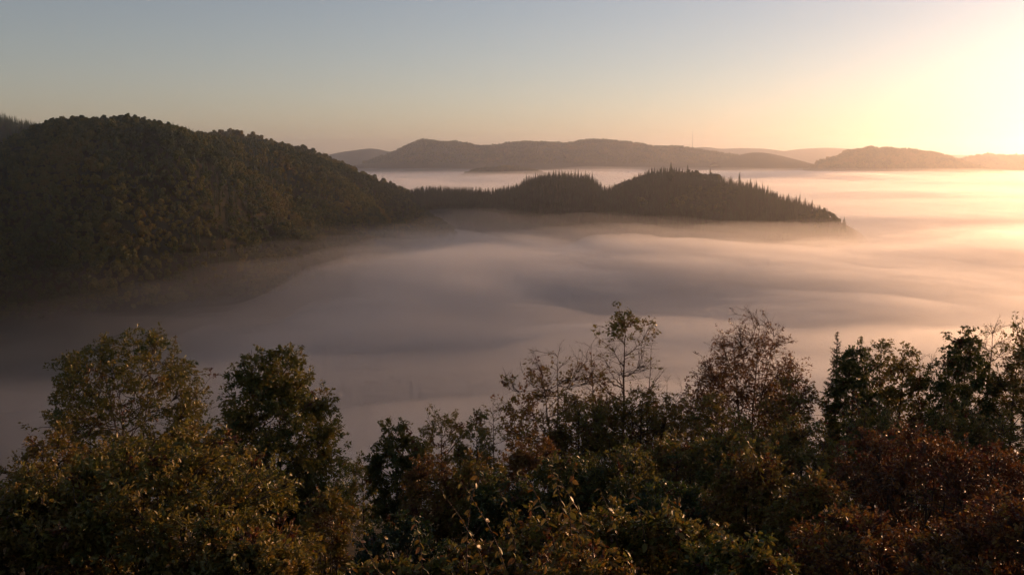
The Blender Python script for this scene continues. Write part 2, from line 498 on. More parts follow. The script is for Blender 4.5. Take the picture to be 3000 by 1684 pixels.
    d3 = side_dirs(d3.reshape(-1, 3), np.radians(rng.uniform(15, 65, f3.size)), rng); p3 = p3.reshape(-1, 3)
    b3 = grow(p3, d3, L3, 4, 0.14, 0.05, rng)
    r3 = np.clip(0.004 + 0.004 * L3, 0.0025, 0.009) * thick ** 0.5 * (0.55 if H < 5 else 1.0)
    wp.append(tubes(b3, r3[:, None] * np.linspace(1, 0.45, 4)[None, :], 3))
    V, Fc = joined(wp)
    obj('trunk', mesh_np('trunk', V, Fc, wood, True), root)
    # leaves along the twigs, in tufts towards their ends
    pl, dl, fl = sample_on(b3, nl, tuft, 1.0, rng)
    br = np.repeat(np.arange(len(b3)), nl)
    pl = pl.reshape(-1, 3); dl = dl.reshape(-1, 3)
    tb = rng.random(len(b3))                      # luck of each twig, so bare twigs are bare as a whole
    if bare is not None:
        pr = bare(np.clip(pl[:, 2] / H, 0, 1), np.hypot(pl[:, 0], pl[:, 1]) / R)
        keep = (tb[br] * 0.75 + rng.random(len(pl)) * 0.25) < pr
        pl, dl, br = pl[keep], dl[keep], br[keep]
    if len(pl):
        sz = leaf * rng.uniform(0.65, 1.25, len(pl))
        pl = pl + rng.normal(0, leaf * 0.3, pl.shape)
        V, Fc, per = leaves(pl, dl, sz, rng, detail, droop)
        bl = br // n3
        tn = tone[0] + tone[1] * (0.6 * rng.normal(0, 1, n2)[bl] + 0.4 * rng.normal(0, 1, len(b3))[br] + 0.5 * rng.normal(0, 1, len(pl)))
        od = (tb[bl] * 7.31 % 1.0) < odd
        tn = np.where(od, rng.uniform(0.6, 1.0, len(pl)), tn)
        obj('crown', mesh_np('crown', V, Fc, mat, False, {'tone': ('FACE', np.repeat(np.clip(tn, 0, 1), per))}), root)
    return root

# ------------------------------------------------------------------ the woods on the hills
def far_crown(seed, H=13.0, R=5.0, n=560):
    rng = np.random.default_rng(seed)
    lob = unit(rng.normal(0, 1, (9, 3)) + np.array([0, 0, 0.5])) * np.array([R * 0.55, R * 0.55, H * 0.22])
    c = lob[rng.integers(0, 9, n)]
    d = unit(rng.normal(0, 1, (n, 3)) + np.array([0, 0, 0.35]))
    p = c + d * rng.uniform(0.7, 1.05, (n, 1)) * R * 0.52 + np.array([0, 0, H * 0.62])
    nrm = unit(d + rng.normal(0, 0.45, (n, 3)))
    u = unit(np.cross(nrm, rng.normal(0, 1, (n, 3)))); v = np.cross(nrm, u)
    s = rng.uniform(0.35, 0.95, (n, 1))
    V = np.stack([p - u * s - v * s * 0.6, p + u * s * 0.8 - v * s, p + u * s + v * s * 0.7, p - u * s * 0.7 + v * s], 1).reshape(-1, 3)
    Fc = np.arange(n * 4).reshape(n, 4)
    tn = np.repeat(rng.normal(0, 0.05, n), 1)
    tp = grow(np.array([[0, 0, -2.0]]), np.array([[0.02, 0, 1.0]]), np.array([H * 0.7]), 5, 0.03, 0.0, rng)
    tv, tf = tubes(tp, np.array([[0.3, 0.26, 0.22, 0.16, 0.08]]), 5)
    return mesh_np('broadleaf', np.concatenate([V, tv]), np.concatenate([Fc, tf + len(V)]), M_CROWN, False, {'tone': ('FACE', np.concatenate([tn, np.full(len(tf), -0.2)]))})

def spruce_parts(seed, H=22.0, R=3.1, tiers=15, per=9, gap=0.0):
    rng = np.random.default_rng(seed)
    tp = grow(np.array([[0, 0, -2.0]]), np.array([[0, 0, 1.0]]), np.array([H + 1.6]), 6, 0.008, 0.0, rng)
    tv, tf = tubes(tp, np.linspace(0.26, 0.03, 6)[None, :], 5)
    Vs, Fs, o = [], [], 0
    for t in range(tiers):
        u = t / (tiers - 1)
        z = H * (0.10 + 0.89 * u)
        rr = R * (1 - u) ** 0.85 * rng.uniform(0.78, 1.15) + 0.18
        for k in range(per):
            if rng.random() < gap:
                continue
            a = 2 * math.pi * (k + rng.random() * 0.7) / per + t * 0.7
            L = rr * rng.uniform(0.7, 1.15)
            dz = -L * rng.uniform(0.22, 0.5)
            w = (0.42 * L + 0.2) * rng.uniform(0.7, 1.1)
            c, s = math.cos(a), math.sin(a)
            up = H / tiers * 0.75
            Vs += [(0, 0, z + up), (c * L * 0.6 - s * w * 0.5, s * L * 0.6 + c * w * 0.5, z + dz * 0.6), (c * L, s * L, z + dz), (c * L * 0.6 + s * w * 0.5, s * L * 0.6 - c * w * 0.5, z + dz * 0.6)]
            Fs.append((o, o + 1, o + 2, o + 3)); o += 4
    Fs = np.array(Fs)
    tri = np.concatenate([Fs[:, [0, 1, 2]], Fs[:, [0, 2, 3]]])
    trunk = mesh_np('trunk', tv, tf, M_BARK, True)
    crown = mesh_np('crown', np.array(Vs), tri, M_NEEDLE, False, {'tone': ('FACE', rng.normal(0.05, 0.03, len(tri)))})
    return trunk, crown

def proto_collection(name, meshes):
    c = bpy.data.collections.new(name)
    for i, me in enumerate(meshes):
        o = bpy.data.objects.new('%s_%02d' % (me.name, i), me)
        c.objects.link(o)
    return c

def spruce_single(seed):
    t, c = spruce_parts(seed, tiers=12, per=7)
    a = [np.array([v.co for v in m.vertices]) for m in (t, c)]
    fa = np.array([p.vertices[:] for p in t.polygons]); fb = np.array([p.vertices[:] for p in c.polygons])
    fa3 = np.concatenate([fa[:, [0, 1, 2]], fa[:, [0, 2, 3]]])
    return mesh_np('spruce', np.concatenate(a), np.concatenate([fa3, fb + len(a[0])]), M_NEEDLE, False, {'tone': ('FACE', np.random.default_rng(seed).normal(0.03, 0.03, len(fa3) + len(fb)))})

P_BROAD = proto_collection('broadleaf prototypes', [far_crown(100 + i, (12, 14, 10, 16, 9, 13, 17)[i], (4.6, 5.2, 4.0, 4.2, 3.4, 5.8, 3.6)[i]) for i in range(7)])
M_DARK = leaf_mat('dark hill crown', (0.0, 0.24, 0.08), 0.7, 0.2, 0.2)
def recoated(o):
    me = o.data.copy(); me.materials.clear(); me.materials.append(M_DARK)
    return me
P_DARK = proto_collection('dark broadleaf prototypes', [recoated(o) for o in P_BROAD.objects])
P_SPRUCE = proto_collection('spruce prototypes', [spruce_single(200 + i) for i in range(5)])

def instancer(coll):
    g = bpy.data.node_groups.new('scatter ' + coll.name, 'GeometryNodeTree')
    g.interface.new_socket('Geometry', in_out='INPUT', socket_type='NodeSocketGeometry')
    g.interface.new_socket('Geometry', in_out='OUTPUT', socket_type='NodeSocketGeometry')
    n, l = g.nodes, g.links
    i = n.new('NodeGroupInput'); o = n.new('NodeGroupOutput')
    ip = n.new('GeometryNodeInstanceOnPoints')
    ci = n.new('GeometryNodeCollectionInfo')
    ci.inputs['Collection'].default_value = coll
    ci.inputs['Separate Children'].default_value = True
    ci.inputs['Reset Children'].default_value = True
    ip.inputs['Pick Instance'].default_value = True
    def attr(name, typ):
        a = n.new('GeometryNodeInputNamedAttribute'); a.data_type = typ
        a.inputs['Name'].default_value = name
        return a.outputs['Attribute']
    cx = n.new('ShaderNodeCombineXYZ')
    l.new(attr('turn', 'FLOAT'), cx.inputs['Z'])
    l.new(i.outputs[0], ip.inputs['Points']); l.new(ci.outputs[0], ip.inputs['Instance'])
    fi = n.new('FunctionNodeFloatToInt')
    l.new(attr('pick', 'FLOAT'), fi.inputs[0]); l.new(fi.outputs[0], ip.inputs['Instance Index'])
    l.new(cx.outputs[0], ip.inputs['Rotation'])
    l.new(attr('size', 'FLOAT'), ip.inputs['Scale'])
    l.new(ip.outputs[0], o.inputs[0])
    return g
G_BROAD = instancer(P_BROAD); G_DARK = instancer(P_DARK); G_SPRUCE = instancer(P_SPRUCE)

def scatter(name, V, ts, spacing, size, group, seed, label, zmin=-150.0, back=0.12, keep=None, sink=0.0):
    rng = np.random.default_rng(seed)
    sel = ts > -back
    j0 = np.where(sel)[0][0]
    A = V[:-1, j0:-1]; B = V[1:, j0:-1]; Cc = V[1:, j0 + 1:]; D = V[:-1, j0 + 1:]
    area = 0.5 * np.linalg.norm(np.cross(Cc - A, D - B)[..., :2] * 0 + np.cross(Cc - A, D - B)[..., 2:3], axis=-1)
    flat = area.ravel(); n = int(flat.sum() / spacing ** 2)
    ci = rng.choice(len(flat), n, p=flat / flat.sum())
    u = rng.random((n, 1)); v = rng.random((n, 1))
    P = (A.reshape(-1, 3)[ci] * (1 - u) + B.reshape(-1, 3)[ci] * u) * (1 - v) + (D.reshape(-1, 3)[ci] * (1 - u) + Cc.reshape(-1, 3)[ci] * u) * v
    k = P[:, 2] > zmin
    if keep is not None:
        k &= keep(P, rng)
    P = P[k]; P[:, 2] -= sink
    n = len(P)
    me = bpy.data.meshes.new(name)
    me.vertices.add(n); me.vertices.foreach_set('co', P.astype(np.float32).ravel())
    for an, vals in (('turn', rng.uniform(0, 6.28, n)), ('size', size * (0.55 + 0.85 * rng.random(n) ** 1.5) * (1 + 0.35 * fbm(P[:, 0] / 45, P[:, 1] / 45, 2, seed + 3))), ('pick', rng.integers(0, 5 if group is G_SPRUCE else 7, n))):
        at = me.attributes.new(an, 'FLOAT', 'POINT'); at.data.foreach_set('value', np.asarray(vals, np.float32))
    o = obj(name, me, label=label, cat='forest', kind='stuff')
    o.modifiers.new('trees', 'NODES').node_group = group
    return n

def px_of(P):
    cp, sp = math.cos(PITCH), math.sin(PITCH)
    dep = P[:, 1] * cp - P[:, 2] * sp
    return 1500 + F_PX * P[:, 0] / dep

dark_stand = lambda P: fbm(P[:, 0] / 80, P[:, 1] / 80, 3, 61) > 0.26
scatter('forest', V_L, ts_l, 4.4, 0.64, G_BROAD, 1, 'dense green and ochre broadleaf wood on the big left hill', keep=lambda P, r: ~dark_stand(P) | (r.random(len(P)) < 0.25))
scatter('forest', V_L, ts_l, 6.0, 0.50, G_SPRUCE, 11, 'dark spruce stands among the broadleaf wood of the left hill', keep=lambda P, r: dark_stand(P) | (r.random(len(P)) < 0.05))
scatter('forest', V_LB, ts_lb, 7.5, 1.0, G_BROAD, 2, 'broadleaf wood on the ridge behind the left hill')
scatter('forest', V_LC, ts_lc, 6.5, 0.75, G_SPRUCE, 3, 'spruce wood on the ridge at the far left edge')
patch = lambda P: fbm(P[:, 0] / 60, P[:, 1] / 60, 2, 77) < 0.22
scatter('forest', V_M, ts_m, 4.8, 0.50, G_SPRUCE, 4, 'dark spruce wood on the central hill above the fog', zmin=-140.0, keep=lambda P, r: patch(P) | (px_of(P) < 1800) | (r.random(len(P)) < 0.35))
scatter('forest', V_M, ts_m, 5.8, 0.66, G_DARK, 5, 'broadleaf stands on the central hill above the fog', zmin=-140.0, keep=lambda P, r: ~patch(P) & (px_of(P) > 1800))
scatter('forest', V_I, ts_i, 8.0, 0.9, G_BROAD, 6, 'small wooded rise behind the saddle in the fog')
scatter('forest', V_R, ts_r, 9.0, 1.2, G_BROAD, 7, 'hazy wood on the low hill at right')
scatter('forest', V_RB, ts_rb, 12.0, 1.2, G_BROAD, 8, 'hazy wood on the hill at the right edge')
scatter('forest', V_C, ts_c, 16.0, 1.1, G_BROAD, 9, 'wood covering the long far ridge', keep=lambda P, r: P[:, 2] > -60)

# spruces that stand out on the skyline of the central hill, one by one
SPR = [spruce_parts(300 + i, H=22.0, R=(3.6, 4.2, 4.8, 3.2)[i], tiers=(15, 14, 13, 16)[i], gap=0.08) for i in range(4)]
mid_dep = [(1120, 1850), (1520, 1800), (1965, 1720), (2330, 1520), (2580, 1420)]
MID_LINE = V_M[:, np.argmin(np.abs(ts_m))]
MID_PX = px_of(MID_LINE)
def spruce_at(px, top_px, h, k, label, group, rng, wide=1.2):
    dep = np.interp(px, [a for a, _ in mid_dep], [b for _, b in mid_dep])
    top = pix(px, top_px, dep)
    zb = np.interp(px, MID_PX, MID_LINE[:, 2])
    h = max(h, top[2] - zb + 1.0)
    root = empty('spruce_tree', (top[0], top[1], top[2] - h), label, 'spruce', group)
    s = h / 22.0
    for nm, me in zip(('trunk', 'crown'), SPR[k]):
        o = obj(nm, me, root); o.scale = (s * wide, s * wide, s); o.rotation_euler = (0, 0, rng.uniform(0, 6.28))
    return root
def outline(px):
    return np.interp(px, [a for a, _ in C_MID], [b for _, b in C_MID])
srng = np.random.default_rng(5)
x = 1135.0
ORD = {}
while x < 2075:
    if x < 1530:
        lb, gr, hh, st = '%s small dark spruce from the left along the low saddle skyline', 'spruces along the saddle skyline', (9, 15), (8, 15)
    elif x < 1765:
        lb, gr, hh, st = '%s dark spruce from the left on the flat topped wooded knoll', 'spruces on the flat topped knoll', (14, 20), (7, 12)
    else:
        lb, gr, hh, st = '%s dark spruce from the left on the rounded central summit crest', 'spruces on the rounded summit', (11, 18), (10, 19)
    ORD[gr] = ORD.get(gr, 0) + 1
    k = ORD[gr]
    lb = lb % ('%d%s' % (k, 'th' if 10 < k % 100 < 14 else {1: 'st', 2: 'nd', 3: 'rd'}.get(k % 10, 'th')))
    h = srng.uniform(*hh)
    spruce_at(x, outline(x) - srng.uniform(0, 13), h, int(srng.integers(0, 4)), lb, gr, srng)
    x += srng.uniform(*st)
NAMED = [(1966, 474, 22, 'tallest spruce on the rounded central summit'), (2015, 483, 18, 'lone pointed spruce just right of the central summit'), (2081, 493, 19, 'slim spruce rising where the central hill starts to fall right'),
         (2141, 514, 20, 'left spruce of the pair with the tall one on the right slope'), (2167, 506, 27, 'tall broad spruce halfway down the right slope of the central hill'), (2199, 523, 23, 'dark spruce right of the tall broad one on the right slope'),
         (2216, 529, 19, 'smaller spruce in the middle of the cluster on the right slope'), (2235, 534, 22, 'pointed spruce near the end of the right slope cluster'), (2250, 542, 18, 'last spruce of the cluster before the gap on the right slope'),
         (2310, 566, 20, 'first spruce after the gap on the right slope'), (2333, 572, 20, 'second spruce after the gap on the right slope'), (2344, 568, 25, 'tallest slender spruce of the lower right slope group'), (2359, 578, 19, 'spruce just right of the tallest in the lower right group'),
         (2380, 585, 20, 'broad spruce near the foot of the right slope'), (2402, 598, 18, 'spruce second to last above the fog on the right slope'), (2425, 610, 16, 'last clear spruce at the tip of the central hill'),
         (2474, 636, 16, 'faint spruce standing alone in the fog beyond the hill tip')]
for i, (a, b, h, lb) in enumerate(NAMED):
    spruce_at(a, b, h, i % 4, lb, None, srng, 1.5)

# lattice radio mast far behind the ridge
def mast():
    top = pix(2028, 380, 7600); foot = pix(2028, 445, 7600)
    H = top[2] - foot[2]
    root = empty('radio_mast', tuple(foot), 'thin tall radio mast on the far ridge under the bright sky', 'radio mast')
    w0, w1 = 1.5, 0.9
    def bar(a, b, r): return tubes(np.array([[a, b]], float), np.full((1, 2), r), 4)
    legs, braces = [], []
    n = 22
    cs = [(1, 1), (-1, 1), (-1, -1), (1, -1)]
    for sx, sy in cs:
        me = mesh_np('leg', *bar((sx * w0, sy * w0, -8), (sx * w1, sy * w1, H * 0.8), 0.35), M_STEEL)
        obj('leg', me, root)
    for i in range(n):
        za, zb = H * 0.8 * i / n, H * 0.8 * (i + 1) / n
        wa = w0 + (w1 - w0) * i / n; wb = w0 + (w1 - w0) * (i + 1) / n
        for k in range(4):
            a, b = cs[k], cs[(k + 1) % 4]
            if i % 2: a, b = b, a
            braces.append(bar((a[0] * wa, a[1] * wa, za), (b[0] * wb, b[1] * wb, zb), 0.16))
    obj('bracing', mesh_np('bracing', *joined(braces), M_STEEL), root)
    obj('antenna', mesh_np('antenna', *tubes(np.array([[(0, 0, H * 0.78), (0, 0, H)]]), np.array([[0.7, 0.45]]), 8), M_STEEL), root)
M_STEEL = bark_mat('weathered steel', (0.10, 0.10, 0.10), (0.20, 0.19, 0.18))
mast()

# ------------------------------------------------------------------ trees and bushes on the near slope
def spot(px, dep):
    X_ = pix(px, 900, dep)[0]
    return X_, dep, float(ground_z(np.array([X_]), np.array([dep]))[0])

def plant(name, px, top, width, dep, label, cat, seed, **kw):
    """A plant whose top is at photo row `top`, `width` photo pixels across, at forward distance dep."""
    X_, Y_, Z_ = spot(px, dep)
    H = pix(px, top, dep)[2] - Z_
    R = width * dep / F_PX * 0.5
    return make_plant(name, (X_, Y_, Z_), H, R, label, cat, seed, **kw)

allL = lambda p: (lambda z, r: np.full_like(z, p))
topbare = lambda a, b, p: (lambda z, r: np.clip(p * (b - z) / (b - a), 0.0, p))

# left pair
plant('broadleaf_tree', 355, 922, 520, 42, 'big olive yellow tree with upright limbs at the left edge of the valley', 'tree', 11, stems=4, cb=0.40, n1=26, n2=470, n3=5, nl=11, leaf=0.16, tone=(0.38, 0.10), odd=0.03, ang=58, bare=allL(0.85))
plant('broadleaf_tree', 785, 982, 410, 38, 'rounded olive green tree standing right of the big olive one', 'tree', 12, stems=2, cb=0.12, n1=31, n2=760, n3=5, nl=11, leaf=0.17, tone=(0.36, 0.10), odd=0.02, ang=62, bare=allL(0.85))
plant('broadleaf_tree', 560, 1130, 200, 46, 'low leafy tree between the two left trees', 'tree', 13, cb=0.2, n1=12, n2=120, n3=5, nl=9, leaf=0.15, tone=(0.25, 0.08), bare=allL(0.7))
plant('shrub', 90, 1240, 330, 30, 'orange brown shrub at the far left edge', 'shrub', 14, trunk=False, n1=24, n2=320, n3=5, nl=8, leaf=0.12, tone=(0.54, 0.09), ang=62)
plant('shrub', 270, 1262, 220, 27, 'ochre shrub in front of the big olive tree', 'shrub', 15, trunk=False, n1=20, n2=272, n3=5, nl=8, leaf=0.11, tone=(0.54, 0.08), ang=60)
# near left bush
plant('bush', 430, 1262, 900, 13, 'large near bush of olive yellow leaves with a few red sprays', 'bush', 16, trunk=False, n1=63, n2=945, n3=6, nl=9, leaf=0.082, tone=(0.44, 0.09), odd=0.035, ang=72, detail=2)
plant('bush', 40, 1360, 520, 12, 'brownish near bush filling the lower left corner', 'bush', 17, trunk=False, n1=36, n2=480, n3=6, nl=7, leaf=0.08, tone=(0.50, 0.10), odd=0.06, ang=70, detail=2)
plant('bush', 690, 1540, 420, 11.5, 'right shoulder of near leaves with rusty tips beside the dark gap', 'bush', 18, trunk=False, n1=33, n2=448, n3=6, nl=7, leaf=0.078, tone=(0.48, 0.10), odd=0.06, ang=66, detail=2)
plant('shrub', 940, 1410, 200, 21, 'small orange tipped shrub right of the olive green tree', 'shrub', 19, trunk=False, n1=15, n2=182, n3=5, nl=7, leaf=0.11, tone=(0.50, 0.10), odd=0.1, ang=60)
# gap in the middle
plant('broadleaf_tree', 990, 1312, 110, 60, 'small dark tree low in the gap of fog', 'tree', 20, cb=0.15, n1=10, n2=108, n3=4, nl=7, leaf=0.2, tone=(0.22, 0.08))
plant('broadleaf_tree', 1050, 1325, 120, 56, 'low dark bushy tree left of the round green crown', 'tree', 21, cb=0.15, n1=10, n2=108, n3=4, nl=7, leaf=0.2, tone=(0.34, 0.12))
# centre row
plant('broadleaf_tree', 1155, 1205, 210, 44, 'round green crown at the left end of the middle tree row', 'tree', 22, cb=0.2, n1=20, n2=238, n3=5, nl=12, leaf=0.17, tone=(0.27, 0.08))
plant('broadleaf_tree', 1290, 1168, 210, 47, 'thin leaved olive crown second in the middle row', 'tree', 23, cb=0.2, n1=18, n2=210, n3=5, nl=8, leaf=0.15, tone=(0.40, 0.09), bare=allL(0.75))
plant('broadleaf_tree', 1395, 1180, 150, 45, 'narrow dull green crown third in the middle row', 'tree', 24, cb=0.2, n1=15, n2=156, n3=5, nl=8, leaf=0.15, tone=(0.36, 0.10))
plant('sapling', 1445, 1120, 110, 43, 'slim sparse sapling poking above the middle row', 'sapling', 25, cb=0.35, n1=9, n2=64, n3=3, nl=5, leaf=0.15, tone=(0.46, 0.10), bare=allL(0.5), thick=0.6)
plant('shrub', 1250, 1300, 210, 33, 'orange leaved shrub below the round green crown', 'shrub', 26, trunk=False, n1=21, n2=252, n3=5, nl=9, leaf=0.13, tone=(0.64, 0.08), ang=58)
plant('shrub', 1400, 1300, 220, 32, 'dark brown shrub between the orange and russet ones', 'shrub', 27, trunk=False, n1=20, n2=238, n3=5, nl=8, leaf=0.13, tone=(0.50, 0.14), ang=58)
plant('shrub', 1560, 1240, 240, 36, 'russet shrub under the half bare tree', 'shrub', 28, trunk=False, n1=22, n2=266, n3=5, nl=9, leaf=0.14, tone=(0.68, 0.08), ang=58)
# half bare trees
plant('half_bare_tree', 1630, 975, 380, 48, 'half bare spreading tree with clumps of dark leaves low down', 'tree', 29, stems=2, cb=0.38, n1=20, n2=330, n3=4, nl=9, leaf=0.2, tone=(0.56, 0.12), ang=72, bare=topbare(0.62, 0.98, 0.75), wood=M_TWIG)
plant('half_bare_tree', 1832, 868, 260, 50, 'tall slender tree with leaves left at its very top', 'tree', 30, cb=0.42, n1=18, n2=260, n3=4, nl=7, leaf=0.19, tone=(0.42, 0.10), ang=46, bare=lambda z, r: np.where(z > 0.86, 0.75, np.where(z < 0.60, 0.6, 0.12)), wood=M_TWIG)
plant('half_bare_tree', 1760, 935, 150, 51, 'thin leaning stem left of the tall slender tree', 'tree', 31, cb=0.45, n1=10, n2=90, n3=4, nl=5, leaf=0.16, tone=(0.55, 0.10), ang=44, bare=topbare(0.6, 1.3, 0.45), wood=M_TWIG, thick=0.8, lean=(-0.05, 0))
plant('bare_sapling', 1902, 930, 90, 50, 'thin bare pole of a sapling right of the tall slender tree', 'sapling', 32, cb=0.5, n1=8, n2=42, n3=3, nl=2, leaf=0.15, tone=(0.6, 0.10), ang=40, bare=topbare(0.5, 0.8, 0.3), wood=M_TWIG, thick=0.6)
plant('broadleaf_tree', 1700, 1120, 260, 46, 'yellow green leafy tree below the half bare spreading one', 'tree', 33, cb=0.2, n1=20, n2=300, n3=5, nl=9, leaf=0.15, tone=(0.47, 0.09))
plant('broadleaf_tree', 1880, 1085, 280, 47, 'leafy olive tree wrapped round the foot of the tall slender one', 'tree', 34, cb=0.2, n1=21, n2=320, n3=5, nl=9, leaf=0.15, tone=(0.50, 0.10))
for i, (px_, top_, w_) in enumerate([(1962, 1052, 60), (2000, 1068, 70), (2040, 1078, 60)]):
    plant('bare_sapling', px_, top_, w_, 50 + i, ['leftmost of three thin bare saplings before the reddish tree', 'middle of three thin bare saplings before the reddish tree', 'rightmost of three thin bare saplings before the reddish tree'][i], 'sapling', 35 + i, group='thin bare saplings', cb=0.4, n1=8, n2=56, n3=3, nl=3, leaf=0.15, tone=(0.62, 0.10), ang=38, bare=topbare(0.6, 1.0, 0.4), wood=M_TWIG, thick=0.6)
plant('broadleaf_tree', 1985, 1120, 220, 48, 'low leafy brown tree behind the thin bare saplings', 'tree', 39, cb=0.15, n1=18, n2=260, n3=5, nl=9, leaf=0.15, tone=(0.50, 0.12))
# reddish big tree
plant('half_bare_tree', 2205, 872, 380, 52, 'large reddish brown tree with a crown of fine bare twigs', 'tree', 40, cb=0.22, n1=33, n2=760, n3=6, nl=9, leaf=0.15, tone=(0.74, 0.09), ang=42, bare=topbare(0.62, 1.08, 0.72), wood=M_TWIG, twig=1.4, stems=3)
plant('half_bare_tree', 2345, 985, 120, 50, 'small spindly tree right of the reddish one', 'tree', 41, cb=0.4, n1=8, n2=56, n3=3, nl=5, leaf=0.16, tone=(0.6, 0.10), ang=46, bare=topbare(0.6, 1.1, 0.5), wood=M_TWIG, thick=0.7)
plant('broadleaf_tree', 2120, 1125, 290, 45, 'dull olive tree below the reddish crown on its left', 'tree', 42, cb=0.15, n1=21, n2=320, n3=5, nl=9, leaf=0.15, tone=(0.45, 0.12))
plant('broadleaf_tree', 2335, 1070, 260, 46, 'ochre and red leaved tree at the foot of the reddish one', 'tree', 43, cb=0.15, n1=21, n2=320, n3=5, nl=9, leaf=0.15, tone=(0.54, 0.13), odd=0.12)
# right group
def spruce_near(px_, top_, width, dep, label, seed):
    rng = np.random.default_rng(seed)
    X_, Y_, Z_ = spot(px_, dep)
    H = pix(px_, top_, dep)[2] - Z_; R = width * dep / F_PX * 0.5
    root = empty('spruce_tree', (X_, Y_, Z_), label, 'spruce')
    tp = grow(np.array([[0, 0, -0.4]]), np.array([[0.0, 0, 1.0]]), np.array([H + 0.4]), 12, 0.015, 0.02, rng)
    n = 210
    u = np.sort(rng.random(n)) ** 0.85
    i_ = np.minimum((u * 11).astype(int), 10)
    p = tp[0, i_] + (tp[0, i_ + 1] - tp[0, i_]) * (u * 11 - i_)[:, None]
    az = rng.random(n) * 6.283
    L = (R * (1 - u) ** 0.8 * (0.7 + 0.4 * rng.random(n)) * (1 + 0.25 * np.sin(az * 2 + seed)) + 0.05)
    d = np.stack([np.cos(az), np.sin(az), 0.25 - 0.55 * (1 - u) + 0.35 * u], -1)
    br = grow(p, d, L, 6, 0.07, 0.03, rng)
    wood_ = [tubes(tp, np.linspace(0.16, 0.012, 12)[None], 7), tubes(br, np.linspace(0.022, 0.005, 6)[None] * np.ones((n, 1)), 4)]
    V, Fc = joined(wood_)
    obj('trunk', mesh_np('trunk', V, Fc, M_BARK, True), root)
    q, t, fr = sample_on(br, 46, 0.12, 1.0, rng)
    q = q.reshape(-1, 3); t = t.reshape(-1, 3)
    side = unit(np.cross(t, np.array([0, 0, 1.0]))) * rng.choice([-1, 1], len(q))[:, None]
    sz = 0.26 * rng.uniform(0.5, 1.2, len(q)) * (1.1 - 0.5 * fr.ravel()) * np.repeat(0.30 + 0.7 * np.clip((1 - u) * 2.5, 0, 1), 46)
    V, Fc, per = leaves(q, t * 0.8 + side * 0.8, sz, rng, 1, 0.35, 0.28)
    obj('crown', mesh_np('crown', V, Fc, M_LEAF, False, {'tone': ('FACE', np.repeat(np.clip(rng.normal(0.06, 0.05, len(q)), 0, 1), per))}), root)
spruce_near(2455, 974, 260, 49, 'dark spruce with a pointed tip at the left of the right tree group', 44)
plant('broadleaf_tree', 2512, 960, 150, 48, 'dense dark green crown right behind the pointed spruce', 'tree', 46, cb=0.3, n1=19, n2=280, n3=5, nl=9, leaf=0.19, tone=(0.25, 0.08), ang=50)
plant('broadleaf_tree', 2590, 955, 170, 50, 'loose green crown with small gaps in the right group', 'tree', 47, cb=0.3, n1=16, n2=240, n3=5, nl=7, leaf=0.19, tone=(0.36, 0.10), ang=50, bare=allL(0.72))
plant('broadleaf_tree', 2660, 975, 150, 48, 'olive brown crown right of the loose green one', 'tree', 48, cb=0.25, n1=16, n2=240, n3=5, nl=8, leaf=0.19, tone=(0.46, 0.10), ang=52, bare=allL(0.8))
for i, (px_, top_, w_) in enumerate([(2712, 985, 70), (2745, 995, 70), (2770, 1010, 60)]):
    plant('bare_sapling', px_, top_, w_, 52 + i, ['left of three leafless thin trees in the bright gap', 'middle of three leafless thin trees in the bright gap', 'right of three leafless thin trees in the bright gap'][i], 'tree', 50 + i, group='leafless thin trees', cb=0.35, n1=13, n2=110, n3=4, nl=3, leaf=0.14, tone=(0.55, 0.12), ang=36, bare=topbare(0.5, 1.0, 0.5), wood=M_TWIG, thick=0.7)
plant('broadleaf_tree', 2840, 945, 210, 47, 'dense green crown near the right edge under the bare topped tree', 'tree', 54, cb=0.25, n1=24, n2=420, n3=5, nl=10, leaf=0.19, tone=(0.26, 0.08), ang=58)
plant('half_bare_tree', 2915, 892, 220, 51, 'bare topped tree with rounded twiggy head near the right edge', 'tree', 55, cb=0.42, n1=19, n2=320, n3=5, nl=4, leaf=0.15, tone=(0.46, 0.12), ang=48, bare=topbare(0.6, 1.15, 0.42), wood=M_TWIG)
plant('broadleaf_tree', 2985, 990, 170, 46, 'yellowing tree cut by the right edge', 'tree', 56, cb=0.25, n1=20, n2=238, n3=5, nl=8, leaf=0.15, tone=(0.48, 0.12), bare=allL(0.85))
# unseen trees added right of the frame to cast shade on the slope
for i, (px_, d_, h_, lb) in enumerate([(3150, 46, 17, 'first unseen shade tree added beyond the right edge of the frame'), (3330, 44, 17.5, 'second unseen shade tree added beyond the right edge of the frame'), (3480, 40, 16.5, 'third unseen shade tree added beyond the right edge of the frame'),
                                       (3400, 52, 19, 'fourth unseen shade tree added beyond the right edge of the frame'), (3680, 44, 18, 'fifth unseen shade tree added beyond the right edge of the frame')]):
    make_plant('broadleaf_tree', spot(px_, d_), h_, 3.4, lb, 'tree', 170 + i, group='added shade trees beyond the right edge', cb=0.18, n1=20, n2=260, n3=5, nl=9, leaf=0.2, tone=(0.42, 0.10))
